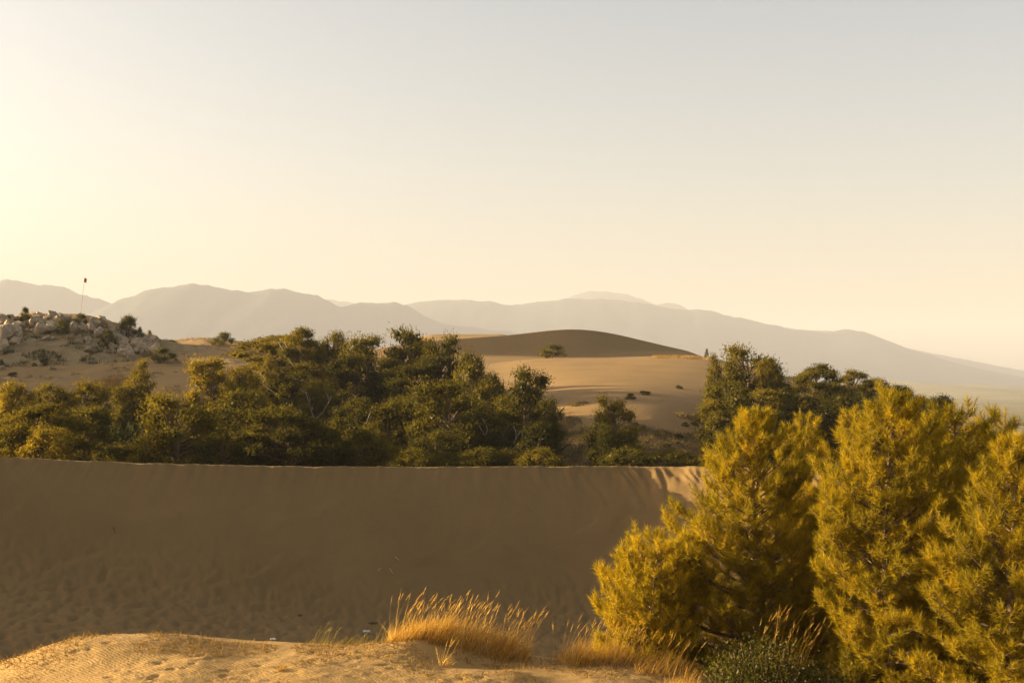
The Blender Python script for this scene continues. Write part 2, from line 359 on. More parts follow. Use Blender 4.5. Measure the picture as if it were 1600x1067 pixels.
# far dune with its slip face turned to the camera
FD_PY = [(-300, 660), (300, 610), (500, 566), (610, 540), (710, 529.5), (800, 523.5), (850, 517), (885, 514), (915, 514.5), (950, 519), (1000, 531), (1050, 543), (1090, 553), (1130, 575), (1200, 630), (1300, 680)]
px = np.arange(-300, 1300, 6.); s = np.concatenate([np.linspace(-40, -14, 20)[:-1], np.linspace(-14, 0, 60), np.linspace(1, 60, 40)])
PX, S = np.meshgrid(px, s); D0 = 205 + .03 * (PX - 700) + 3 * np.sin(PX / 140); D = D0 + S
zc = (HY - crest_s(lambda q: tab(q, FD_PY), PX, 30)) / F * D0
zb = (HY - 523.) / F * (D0 + 40)
face = smax(zc + .55 * np.minimum(S, 0), np.minimum(4.3 + .07 * np.minimum(S + 8, 0) + 1.2 * sstep(900, 980, PX) * sstep(-14, -4, S), zc - .3), .4)
Z = np.where(S <= 0, face, zc + (zb - zc) * sstep(0, 40, S) * sstep(860, 780, PX) * sstep(600, 680, PX) - (.03 * S + .0012 * S * S) * sstep(780, 860, PX) - np.clip(S - 40, 0, 99) * .12)
tag(obj('far_dune', gridmesh('far_dune', (PX - 800) / F * D, D, Z, M_far)), kind='structure')
# rocky hill on the left
RH_PY = [(-1800, 380), (-900, 370), (-500, 395), (-320, 438), (-180, 478), (-80, 500), (0, 499), (30, 495), (60, 490), (110, 488), (145, 491), (175, 500), (205, 513), (235, 526), (265, 536), (300, 542), (360, 560)]
def rh_height_s(px, s):
    D0 = 140 + 4 * np.sin(px / 90.) - 20 * sstep(-150, -500, px)
    zc = (HY - crest_s(lambda q: tab(q, RH_PY), px, 26)) / F * D0
    y = D0 + s; x = (px - 800) / F * y
    z = np.where(s < 0, zc + .42 * s - .03 * np.clip(-s - 8, 0, 99) ** 1.0, zc - .012 * s * s)
    z = smax(z, mid_base(px, y) - .6, .35)
    z = np.where(s > 14, np.maximum(zc - .012 * s * s, mid_base(px, y) - .8), z)
    return x, y, z + .35 * fbm(x * .35, y * .35, 4, 61) * np.exp(-np.abs(s + 4) / 9)
def rh_height(x, y):
    px = 800 + F * np.asarray(x) / y; return rh_height_s(px, y - (140 + 4 * np.sin(px / 90.) - 20 * sstep(-150, -500, px)))[2]
px = np.concatenate([np.linspace(-1800, -120, 80)[:-1], np.arange(-120, 340, 3.)]); s = np.concatenate([np.arange(-26, 3, .4), np.linspace(3, 40, 30)])
PX, S = np.meshgrid(px, s)
hill = tag(obj('rocky_hill', gridmesh('rocky_hill', *rh_height_s(PX, S), M_rockhill)), kind='structure')

# plain and mountains
gx = np.linspace(-9000, 9000, 90); gy = np.concatenate([[-900, -300], np.geomspace(150, 13500, 90)])
X, Y = np.meshgrid(gx, gy)
tag(obj('plain', gridmesh('plain', X, Y, -26 + 5 * fbm(X * .0011, Y * .0011, 3, 71) * sstep(300, 900, Y), M_plain)), kind='structure')
def ridge(name, D0, prof, width, seed, rough=.05, mat=None):
    p = np.array(prof, float); px = np.arange(p[0, 0], p[-1, 0], 5.)
    s = np.concatenate([np.linspace(-1, 0, 26), np.linspace(.06, 1, 12)])
    PX, S = np.meshgrid(px, s)
    x0 = (PX - 800) / F * D0; A = np.clip(-S, 0, 1)
    wp = PX + 70 * A * noise(x0 / 500., S * 2.5, seed + 5)
    zc = sum(np.maximum((HY - np.interp(wp + q * 34 * A, p[:, 0], p[:, 1])) / F * D0 + 40, 0) for q in range(-4, 5)) / 9
    zc = zc * (1 + rough * .55 * fbm(x0 / 130. + 2 * A, 2.2 + seed + 3 * S, 4, seed))
    sh = np.where(S < 0, (1 + S) ** 1.3, (1 - S) ** 1.2)
    gul = fbm(x0 / 420., S * 2.2, 4, seed + 3)
    Z = -40 + zc * (sh + .035 * gul * np.clip(-S, 0, 1) ** .6 * (1 - np.abs(S)))
    Y = D0 + S * width
    tag(obj(name, gridmesh(name, (PX - 800) / F * D0, Y, Z, mat or M_mtn)), kind='structure')
ridge('mountain_ridge_left', 5900, [(-1400, 612), (-700, 570), (-250, 490), (-110, 448), (0, 440), (50, 440), (85, 447), (125, 460), (175, 472), (215, 484), (300, 515), (420, 560), (560, 610), (640, 618)], 700, 3)
ridge('mountain_ridge_centre', 5200, [(60, 560), (120, 500), (185, 471), (225, 457), (265, 447), (300, 445), (340, 449), (385, 454), (425, 451.5), (465, 457), (495, 462), (520, 474), (532, 479), (560, 472.5), (595, 475), (615, 474), (640, 482), (665, 495), (690, 504), (730, 511), (790, 517), (840, 530), (960, 580), (1050, 612), (1080, 618)], 900, 7)
ridge('mountain_ridge_right', 6300, [(420, 600), (520, 505), (600, 482), (640, 474.5), (675, 470.5), (720, 470), (760, 470.5), (800, 476), (850, 470), (895, 466.5), (940, 468), (985, 471), (1030, 478), (1070, 484), (1110, 486), (1150, 495), (1200, 506), (1240, 515), (1290, 519), (1320, 515), (1345, 517), (1380, 529), (1420, 546), (1460, 557), (1500, 568), (1560, 590), (1640, 612), (1660, 618)], 1700, 11, .04)
ridge('mountain_ridge_far', 7900, [(380, 600), (460, 490), (500, 468), (525, 467), (555, 474), (640, 520), (700, 540), (800, 520), (870, 475), (905, 458), (925, 454.5), (945, 457), (965, 458.5), (1000, 467), (1025, 476), (1045, 473), (1062, 477), (1090, 490), (1180, 510), (1240, 514), (1290, 517), (1340, 523), (1420, 545), (1500, 560), (1560, 572), (1620, 583), (1800, 590), (2300, 600), (2500, 612)], 1800, 15, .035)
ridge('low_hills', 3300, [(1180, 618), (1260, 606), (1330, 599), (1380, 593), (1410, 596), (1440, 604), (1480, 603), (1510, 600), (1550, 601), (1600, 605), (1800, 596), (2400, 606), (2600, 620)], 2400, 19, .12, M_plain)

# ------------------------------------------------------------------ vegetation builders
PROTO = {}
def crown_proto(kind, var, mat):
    """one crown and its wood, 7 m wide and 7 m tall (a bush 3 m by 2 m), reused at other sizes"""
    key = (kind, var, mat.name)
    if key in PROTO: return PROTO[key]
    g = np.random.default_rng(900 + 37 * var + 1000 * len(kind)); w, h = (3.0, 2.0) if kind == 'bush' else (7.0, 7.0)
    R = w / 2; wood = Parts(); fol = Parts(); cl = []
    def axis(t): return np.array([.25 * R * math.sin(var * 2.1) * t * t, .2 * R * math.cos(var * 1.3) * t * t, h * t])
    if kind == 'umbrella':
        n = 24
        for i in range(n):
            a = i * 2.4 + g.uniform(-.4, .4); q = math.sqrt((i + .5) / n)
            cl.append((axis(.9) * [1, 1, 0] + [q * R * .80 * math.cos(a), q * R * .80 * math.sin(a), h * (.95 - .30 * q ** 2.2 - .12 * g.uniform()) - R * .08], R * g.uniform(.17, .34), .5))
        for i in range(15):
            a = g.uniform(0, 6.3); q = g.uniform(.2, .8)
            cl.append((axis(.7) * [1, 1, 0] + [q * R * math.cos(a), q * R * math.sin(a), h * g.uniform(.34, .68)], R * g.uniform(.16, .32), .55))
        tb = .3
    elif kind == 'cone':
        n = 46
        for i in range(n):
            t = (i + .5) / n; a = i * 2.4 + g.uniform(-.3, .3); rr = R * max(.04, 1 - t ** 1.7) ** .8 * g.uniform(.4, 1.0)
            cl.append((axis(t) * [1, 1, 0] + [rr * .85 * math.cos(a), rr * .85 * math.sin(a), h * (.06 + .90 * t) - R * .06], R * (.26 * (1 - t) + .15) * g.uniform(.75, 1.25), .85))
        tb = .08
    elif kind == 'layered':                         # stacked irregular pads on spreading limbs
        for i in range(13):
            t = (i + .4) / 13; a = i * 2.4 + g.uniform(-.5, .5); rr = R * max(.05, 1 - t ** 2.1) ** .6 * g.uniform(.35, .72)
            c0 = axis(t) * [1, 1, 0] + [rr * math.cos(a), rr * math.sin(a), h * (.10 + .82 * t)]
            for k in range(5):
                b = a + g.normal() * .8; q = R * g.uniform(.05, .34)
                cl.append((c0 + [q * math.cos(b), q * math.sin(b), g.normal() * .035 * h], R * g.uniform(.25, .42) * (1.1 - .25 * t), .66))
        tb = .1
    elif kind == 'bush':
        n = 26
        for i in range(n):
            zz = g.uniform(.02, 1) ** .8; a = i * 2.4; rr = math.sqrt(max(0, 1 - zz * zz)) * g.uniform(.7, 1.05)
            cl.append((axis(zz) * [.4, .4, 0] + [rr * R * .80 * math.cos(a), rr * R * .80 * math.sin(a), h * (.10 + .74 * zz)], R * g.uniform(.24, .42), .75))
        tb = .05
    else:                                           # round, layered crown
        n = 46
        for i in range(n):
            zz = min(-.85 + 1.83 * (i + .5) / n, .98); a = i * 2.4 + g.uniform(-.4, .4); rr = math.sqrt(max(.02, 1 - zz * zz)) * g.uniform(.45, 1.0)
            cl.append((axis(.5 + zz / 2) * [1, 1, 0] + [rr * R * .84 * math.cos(a), rr * R * .84 * math.sin(a), h * (.50 + .44 * zz) - .03 * h], R * g.uniform(.20, .40), .68))
        tb = .1
    rt = .022 * h + .03
    tp = [axis(t) + [.06 * R * math.sin(3 * t + var), .05 * R * math.cos(4 * t + var), 0] for t in np.linspace(0, .86, 7)]
    wood.add(*tube(tp, np.linspace(rt, rt * .25, 7), 6))
    ntot = 8000 if kind == 'bush' else 26000; wts = np.array([c[1] ** 2 for c in cl]); wts /= wts.sum()
    for (c, r, fl), wt in zip(cl, wts):
        c = np.asarray(c, float); st = axis(np.clip(c[2] / h * .75, tb, .82))
        wood.add(*tube(bez(st, (st + c) / 2 + [0, 0, -.12 * np.linalg.norm(c - st)], c, 5), np.linspace(rt * .42, rt * .10, 5), 4))
        m = max(12, int(ntot * wt / 5)); dirs = unit(g.normal(size=(m, 3))); dirs[:, 2] = np.where(g.uniform(size=m) < .7, np.abs(dirs[:, 2]), dirs[:, 2])
        rad = r * np.where(g.uniform(size=m) < .75, g.uniform(.74, 1.16, m), g.uniform(.2, .8, m))
        lump = 1 + .30 * np.sin(dirs[:, 0] * 6 + c[0] * 3) * np.cos(dirs[:, 1] * 6 + c[1] * 3)
        P = c + dirs * (rad * lump)[:, None] * [1, 1, fl]
        Pk = np.repeat(P, 5, 0); Dk = unit(np.repeat(dirs, 5, 0) * .6 + [0, 0, .5] + g.normal(size=(m * 5, 3)) * .5)
        L = g.uniform(.7, 1.6, m * 5) * (.085 if kind == 'bush' else .125); W = L * g.uniform(.22, .42, m * 5)
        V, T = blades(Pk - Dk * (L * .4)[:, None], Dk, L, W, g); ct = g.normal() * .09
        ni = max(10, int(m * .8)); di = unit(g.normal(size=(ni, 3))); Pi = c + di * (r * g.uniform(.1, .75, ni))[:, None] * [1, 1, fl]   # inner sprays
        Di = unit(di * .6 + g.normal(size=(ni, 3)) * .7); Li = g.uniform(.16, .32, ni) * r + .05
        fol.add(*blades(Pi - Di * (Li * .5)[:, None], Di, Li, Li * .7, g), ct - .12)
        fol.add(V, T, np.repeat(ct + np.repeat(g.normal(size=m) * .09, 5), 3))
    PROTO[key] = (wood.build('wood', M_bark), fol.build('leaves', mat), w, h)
    return PROTO[key]
def make_tree(name, label, cat, px, top, wpx, h, kind, tint=.4, group=None, d=None, ground=mid_height, seed=0, mat=None, dead=0):
    g = np.random.default_rng(1000 + seed)
    if d is None:
        dd = np.linspace(60, 185, 1200); r = ground((px - 800) / F * dd, dd) + h - (HY - top) / F * dd
        k = np.where((r[:-1] < 0) & (r[1:] >= 0))[0]
        if len(k) == 0: k = [int(np.argmin(np.abs(r)))]
        d = dd[k[0]]
    x = (px - 800) / F * d; z = float(ground(np.array(x), np.array(d))); bush = kind == 'bush'
    h = max((HY - top) / F * d - z, .12); w = wpx / F * d * (1.0 if bush else 1.28)
    root = obj(name, None, loc=(x, d, z - .1)); tag(root, label, cat, group)
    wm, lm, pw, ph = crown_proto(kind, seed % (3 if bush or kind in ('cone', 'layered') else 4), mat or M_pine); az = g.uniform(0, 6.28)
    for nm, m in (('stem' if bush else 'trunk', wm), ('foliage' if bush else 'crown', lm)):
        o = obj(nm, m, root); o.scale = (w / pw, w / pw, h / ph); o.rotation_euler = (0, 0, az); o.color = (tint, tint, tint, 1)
    R = w / 2
    for k in range(dead):
        a = g.uniform(0, 6.3); q = Parts(); b0 = np.array([0, 0, .35 * h]); e = np.array([R * .9 * math.cos(a), -R * g.uniform(.8, 1.1), h * g.uniform(.55, .9)])
        cu = bez(b0, (b0 + e) / 2 + [0, 0, -.1 * h], e, 7); q.add(*tube(cu, np.linspace(.07, .02, 7), 5)); m_ = cu[4]
        q.add(*tube(bez(m_, m_ + [.2 * R, -.1, .1 * h], m_ + [.35 * R * math.cos(a + 1), -.1, .22 * h], 5), np.linspace(.035, .012, 5), 5))
        obj('dead_branch', q.build('dead_branch', M_pale), root)
    return root
# ------------------------------------------------------------------ evening haze
hz, n, l = new_mat('haze_air')
pv = n.new('ShaderNodeVolumePrincipled'); pv.inputs['Density'].default_value = HAZE; pv.inputs['Color'].default_value = (.455, .475, .56, 1); pv.inputs['Anisotropy'].default_value = HAZE_G
ho = n.new('ShaderNodeOutputMaterial'); l.new(pv.outputs[0], ho.inputs['Volume'])
bx = np.array([[x, y, z] for x in (-9300, 9300) for y in (-1100, 13800) for z in (-75, HAZE_TOP)], float)
tag(obj('haze', mesh('haze', bx, [[0, 1, 3, 2], [4, 6, 7, 5], [0, 4, 5, 1], [2, 3, 7, 6], [0, 2, 6, 4], [1, 5, 7, 3]], hz)), kind='stuff')

# ------------------------------------------------------------------ pines and shrubs on the hills
PG, SG = 'pines on the wooded hillside', 'pines on the slope right of the bare dune'
LG = 'low pines behind the dune crest'
# px, top row, width px, height m, kind, tint (sunlit crowns painted lighter, shaded ones darker), dead branches, group, label
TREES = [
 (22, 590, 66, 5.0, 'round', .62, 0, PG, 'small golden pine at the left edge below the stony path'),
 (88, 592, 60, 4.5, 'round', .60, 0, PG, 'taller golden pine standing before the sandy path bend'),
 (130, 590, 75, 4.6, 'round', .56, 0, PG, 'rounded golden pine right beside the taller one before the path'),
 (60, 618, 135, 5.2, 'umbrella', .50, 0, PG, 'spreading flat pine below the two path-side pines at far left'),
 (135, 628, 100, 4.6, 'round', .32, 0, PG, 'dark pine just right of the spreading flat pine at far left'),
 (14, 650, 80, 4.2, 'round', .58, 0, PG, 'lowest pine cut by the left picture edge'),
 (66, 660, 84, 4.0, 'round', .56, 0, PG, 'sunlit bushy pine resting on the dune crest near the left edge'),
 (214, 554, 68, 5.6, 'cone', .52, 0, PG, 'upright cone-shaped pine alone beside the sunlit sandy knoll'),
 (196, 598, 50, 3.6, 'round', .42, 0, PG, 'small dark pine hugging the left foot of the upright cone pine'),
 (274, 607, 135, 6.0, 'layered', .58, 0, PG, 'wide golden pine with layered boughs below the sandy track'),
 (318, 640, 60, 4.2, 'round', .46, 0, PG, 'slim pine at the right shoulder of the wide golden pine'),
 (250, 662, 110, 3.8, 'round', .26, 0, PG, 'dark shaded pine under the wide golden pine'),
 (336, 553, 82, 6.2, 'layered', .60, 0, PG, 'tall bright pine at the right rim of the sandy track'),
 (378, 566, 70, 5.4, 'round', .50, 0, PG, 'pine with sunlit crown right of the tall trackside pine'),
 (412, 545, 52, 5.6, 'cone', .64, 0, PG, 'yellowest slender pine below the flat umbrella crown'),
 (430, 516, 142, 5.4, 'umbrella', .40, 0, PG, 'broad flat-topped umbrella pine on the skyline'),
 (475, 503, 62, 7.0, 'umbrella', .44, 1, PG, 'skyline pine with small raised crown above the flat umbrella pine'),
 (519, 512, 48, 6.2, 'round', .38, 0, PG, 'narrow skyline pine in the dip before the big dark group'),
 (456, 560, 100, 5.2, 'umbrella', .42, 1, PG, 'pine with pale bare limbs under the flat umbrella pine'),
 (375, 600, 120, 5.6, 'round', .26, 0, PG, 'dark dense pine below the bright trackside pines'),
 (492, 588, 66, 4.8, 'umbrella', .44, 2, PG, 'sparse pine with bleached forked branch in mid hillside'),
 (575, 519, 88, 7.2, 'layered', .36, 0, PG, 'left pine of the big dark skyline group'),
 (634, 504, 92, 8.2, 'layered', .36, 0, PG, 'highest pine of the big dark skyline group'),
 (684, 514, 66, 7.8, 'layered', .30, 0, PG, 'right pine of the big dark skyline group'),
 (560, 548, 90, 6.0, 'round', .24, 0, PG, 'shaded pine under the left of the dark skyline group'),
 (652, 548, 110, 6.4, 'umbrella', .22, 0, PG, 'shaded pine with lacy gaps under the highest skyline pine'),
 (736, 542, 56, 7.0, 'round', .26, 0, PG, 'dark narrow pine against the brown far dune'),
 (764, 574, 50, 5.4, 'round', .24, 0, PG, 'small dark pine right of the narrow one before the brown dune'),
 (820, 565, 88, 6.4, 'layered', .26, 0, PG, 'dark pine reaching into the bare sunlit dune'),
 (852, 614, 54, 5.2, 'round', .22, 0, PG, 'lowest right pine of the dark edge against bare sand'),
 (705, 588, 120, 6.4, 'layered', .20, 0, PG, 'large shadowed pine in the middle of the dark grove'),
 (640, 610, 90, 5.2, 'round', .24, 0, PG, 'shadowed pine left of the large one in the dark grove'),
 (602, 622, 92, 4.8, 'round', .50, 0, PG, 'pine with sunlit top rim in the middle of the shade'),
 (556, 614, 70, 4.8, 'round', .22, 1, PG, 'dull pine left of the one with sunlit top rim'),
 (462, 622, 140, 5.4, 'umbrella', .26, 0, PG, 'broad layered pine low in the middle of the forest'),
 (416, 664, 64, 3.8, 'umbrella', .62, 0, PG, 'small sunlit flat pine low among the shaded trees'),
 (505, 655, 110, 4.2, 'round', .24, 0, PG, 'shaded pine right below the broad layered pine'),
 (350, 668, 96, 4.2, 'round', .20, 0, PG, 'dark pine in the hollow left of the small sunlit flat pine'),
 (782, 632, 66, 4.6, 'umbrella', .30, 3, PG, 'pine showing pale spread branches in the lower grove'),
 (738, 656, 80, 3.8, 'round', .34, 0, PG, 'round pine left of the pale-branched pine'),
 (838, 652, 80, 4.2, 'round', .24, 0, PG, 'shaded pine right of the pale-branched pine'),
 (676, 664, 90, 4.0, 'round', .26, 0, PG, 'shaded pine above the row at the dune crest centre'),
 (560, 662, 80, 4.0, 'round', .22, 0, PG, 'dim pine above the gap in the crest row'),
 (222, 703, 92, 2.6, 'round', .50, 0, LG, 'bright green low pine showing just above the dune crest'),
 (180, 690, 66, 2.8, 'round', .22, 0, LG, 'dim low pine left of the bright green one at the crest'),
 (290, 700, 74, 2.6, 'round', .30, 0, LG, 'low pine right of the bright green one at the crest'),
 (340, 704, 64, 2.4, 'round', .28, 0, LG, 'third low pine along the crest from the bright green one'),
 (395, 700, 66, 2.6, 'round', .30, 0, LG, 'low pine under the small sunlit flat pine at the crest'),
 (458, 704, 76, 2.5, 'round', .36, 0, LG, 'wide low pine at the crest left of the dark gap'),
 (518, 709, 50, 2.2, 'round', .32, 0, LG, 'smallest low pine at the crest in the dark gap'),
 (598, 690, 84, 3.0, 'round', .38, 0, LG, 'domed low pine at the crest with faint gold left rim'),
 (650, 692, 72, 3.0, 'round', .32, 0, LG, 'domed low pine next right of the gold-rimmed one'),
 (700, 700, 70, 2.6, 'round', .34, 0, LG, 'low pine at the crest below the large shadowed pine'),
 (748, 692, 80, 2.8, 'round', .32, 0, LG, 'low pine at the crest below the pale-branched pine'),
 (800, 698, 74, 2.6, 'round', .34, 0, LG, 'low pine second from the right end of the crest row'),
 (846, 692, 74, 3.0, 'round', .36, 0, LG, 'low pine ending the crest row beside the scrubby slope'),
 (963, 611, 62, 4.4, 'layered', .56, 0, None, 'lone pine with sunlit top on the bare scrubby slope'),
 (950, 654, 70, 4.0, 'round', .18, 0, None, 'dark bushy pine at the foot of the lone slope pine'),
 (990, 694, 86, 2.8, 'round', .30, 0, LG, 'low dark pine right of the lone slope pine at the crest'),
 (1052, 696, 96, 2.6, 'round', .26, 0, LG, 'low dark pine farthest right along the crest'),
 (1166, 534, 100, 6.6, 'layered', .50, 0, SG, 'big dominating pine at the right rim of the bare dune'),
 (1118, 546, 46, 5.6, 'cone', .46, 0, SG, 'small pine on the left flank of the dominating pine'),
 (1142, 586, 82, 5.4, 'layered', .44, 0, SG, 'bushy pine below the dominating pine against bare sand'),
 (1200, 548, 44, 6.6, 'umbrella', .46, 0, SG, 'pine whose crown juts right from the dominating pine'),
 (1215, 588, 90, 4.8, 'round', .36, 0, SG, 'pine behind the right foot of the dominating pine'),
 (1122, 606, 74, 4.2, 'umbrella', .46, 0, SG, 'low spreading pine touching the bare sand edge'),
 (1178, 600, 90, 4.4, 'umbrella', .46, 1, SG, 'flat sunlit pine in front of the dominating pine'),
 (1226, 600, 58, 4.4, 'umbrella', .46, 0, SG, 'round-topped sunlit pine next right of the flat one'),
 (1190, 634, 96, 4.0, 'round', .20, 0, SG, 'shadowed pine above the golden tips of the near pines'),
 (1269, 560, 74, 5.4, 'umbrella', .42, 0, SG, 'airy flat pine leading the right skyline row'),
 (1330, 571, 60, 4.8, 'umbrella', .44, 0, SG, 'second flat pine of the right skyline row'),
 (1368, 585, 50, 4.2, 'round', .42, 0, SG, 'third pine of the descending right skyline row'),
 (1402, 597, 48, 4.2, 'round', .36, 0, SG, 'last pine of the descending right skyline row'),
 (1300, 592, 70, 4.2, 'round', .30, 0, SG, 'shaded pine under the first two of the right skyline row'),
 (1346, 606, 76, 4.0, 'round', .28, 0, SG, 'shaded pine under the third of the right skyline row'),
 (1262, 610, 86, 4.4, 'round', .22, 0, SG, 'dark pine in the middle of the right slope'),
 (1310, 628, 90, 4.2, 'round', .20, 0, SG, 'dark pine low on the right slope behind golden spires'),
 (1250, 640, 80, 4.0, 'round', .20, 0, SG, 'dark pine directly behind the first golden spires'),
 (1374, 632, 80, 4.2, 'round', .20, 0, SG, 'dark pine behind the tallest near golden pine'),
 (1430, 612, 60, 4.2, 'round', .26, 0, SG, 'dark pine peeping right of the tallest near golden pine'),
 (1469, 613, 58, 4.6, 'round', .24, 0, SG, 'solitary dark round pine on the far right skyline'),
]
for i, (px_, tp_, w_, h_, k_, ti_, dd_, gr_, lb_) in enumerate(TREES):
    make_tree('pine_tree', lb_, 'pine tree', px_, tp_, w_, h_, k_, ti_, gr_, seed=i, dead=dd_)

HG = 'shrubs around the rocky hill'
SHRUBS = [  # px, base row, width px, height px, ground, tint, group, label
 (39, 496, 18, 18, rh_height, .55, HG, 'small round shrub on the rocky hilltop near the left edge'),
 (14, 500, 9, 8, rh_height, .5, HG, 'tiny shrub topping the leftmost limestone crag'),
 (97, 522, 24, 26, rh_height, .45, HG, 'olive shrub in the middle of the limestone outcrop'),
 (126, 502, 26, 14, rh_height, .55, HG, 'low golden shrub beside the flagpole foot'),
 (169, 540, 34, 26, rh_height, .42, HG, 'wide dark shrub among rubble at the outcrop right end'),
 (201, 516, 36, 27, rh_height, .35, HG, 'dark leafy shrub on the right shoulder of the rocky hill'),
 (219, 520, 12, 11, rh_height, .6, HG, 'small golden shrub touching the dark shoulder shrub'),
 (234, 524, 12, 9, mid_height, .5, HG, 'tiny shrub on the grass right of the rocky hill'),
 (264, 546, 46, 18, mid_height, .30, HG, 'long low dark shrub left of the sandy track'),
 (256, 566, 44, 25, mid_height, .50, HG, 'domed shrub with golden rim above the cone pine'),
 (349, 540, 42, 22, mid_height, .48, HG, 'feathery shrub on the skyline where the track ends'),
 (68, 571, 16, 12, mid_height, .32, HG, 'dark round shrub beside a pale stone on the left slope'),
 (54, 572, 10, 7, mid_height, .40, HG, 'little brown shrub left of the dark round one on slope'),
 (3, 573, 10, 13, mid_height, .35, HG, 'shrub cut by the left edge below the crag'),
 (20, 588, 18, 9, mid_height, .35, HG, 'flat shrub low on the left slope above the golden pines'),
 (862, 558, 52, 22, mid_height, .55, None, 'lone round shrub on the sunlit dune before the brown dune'),
 (1061, 607, 15, 7, mid_height, .5, None, 'small green shrub alone on the right of the sunlit sand'),
 (1007, 616, 22, 8, mid_height, .5, None, 'low shrub trailing a shadow above the scrubby slope'),
 (985, 624, 20, 12, mid_height, .48, None, 'round shrub hugging the right side of the lone slope pine'),
 (1104, 551, 8, 7, mid_height, .4, None, 'tiny shrub on the ridge left of the dominating pine'),
 (1120, 690, 40, 18, mid_height, .30, None, 'dark scrub bush on the slope left of the golden spire'),
 (1070, 665, 16, 8, mid_height, .32, 'scrub tufts on the bare slope', 'left one of the topmost pair of scrub tufts on the slope'),
 (1085, 664, 16, 8, mid_height, .32, 'scrub tufts on the bare slope', 'right one of the topmost pair of scrub tufts on the slope'),
 (1060, 684, 20, 9, mid_height, .30, 'scrub tufts on the bare slope', 'scrub tuft below the topmost pair on the bare slope'),
 (1098, 676, 18, 8, mid_height, .30, 'scrub tufts on the bare slope', 'scrub tuft right of the topmost pair on the bare slope'),
 (1040, 700, 24, 10, mid_height, .28, 'scrub tufts on the bare slope', 'lowest scrub tuft on the bare slope'),
]
for i, (px_, by_, w_, h_, gr_, ti_, gp_, lb_) in enumerate(SHRUBS):
    if gr_ is rh_height:
        dd = find_d(rh_height, px_, by_ + 1, 118, 139.6 if px_ > 25 else 139)
    else: dd = find_d(mid_height, px_, by_, 82, 175)
    make_tree('shrub', lb_, 'shrub', px_, by_ - h_, w_, 1.0, 'bush', ti_, gp_, d=dd, ground=gr_, seed=300 + i, mat=M_shrub)

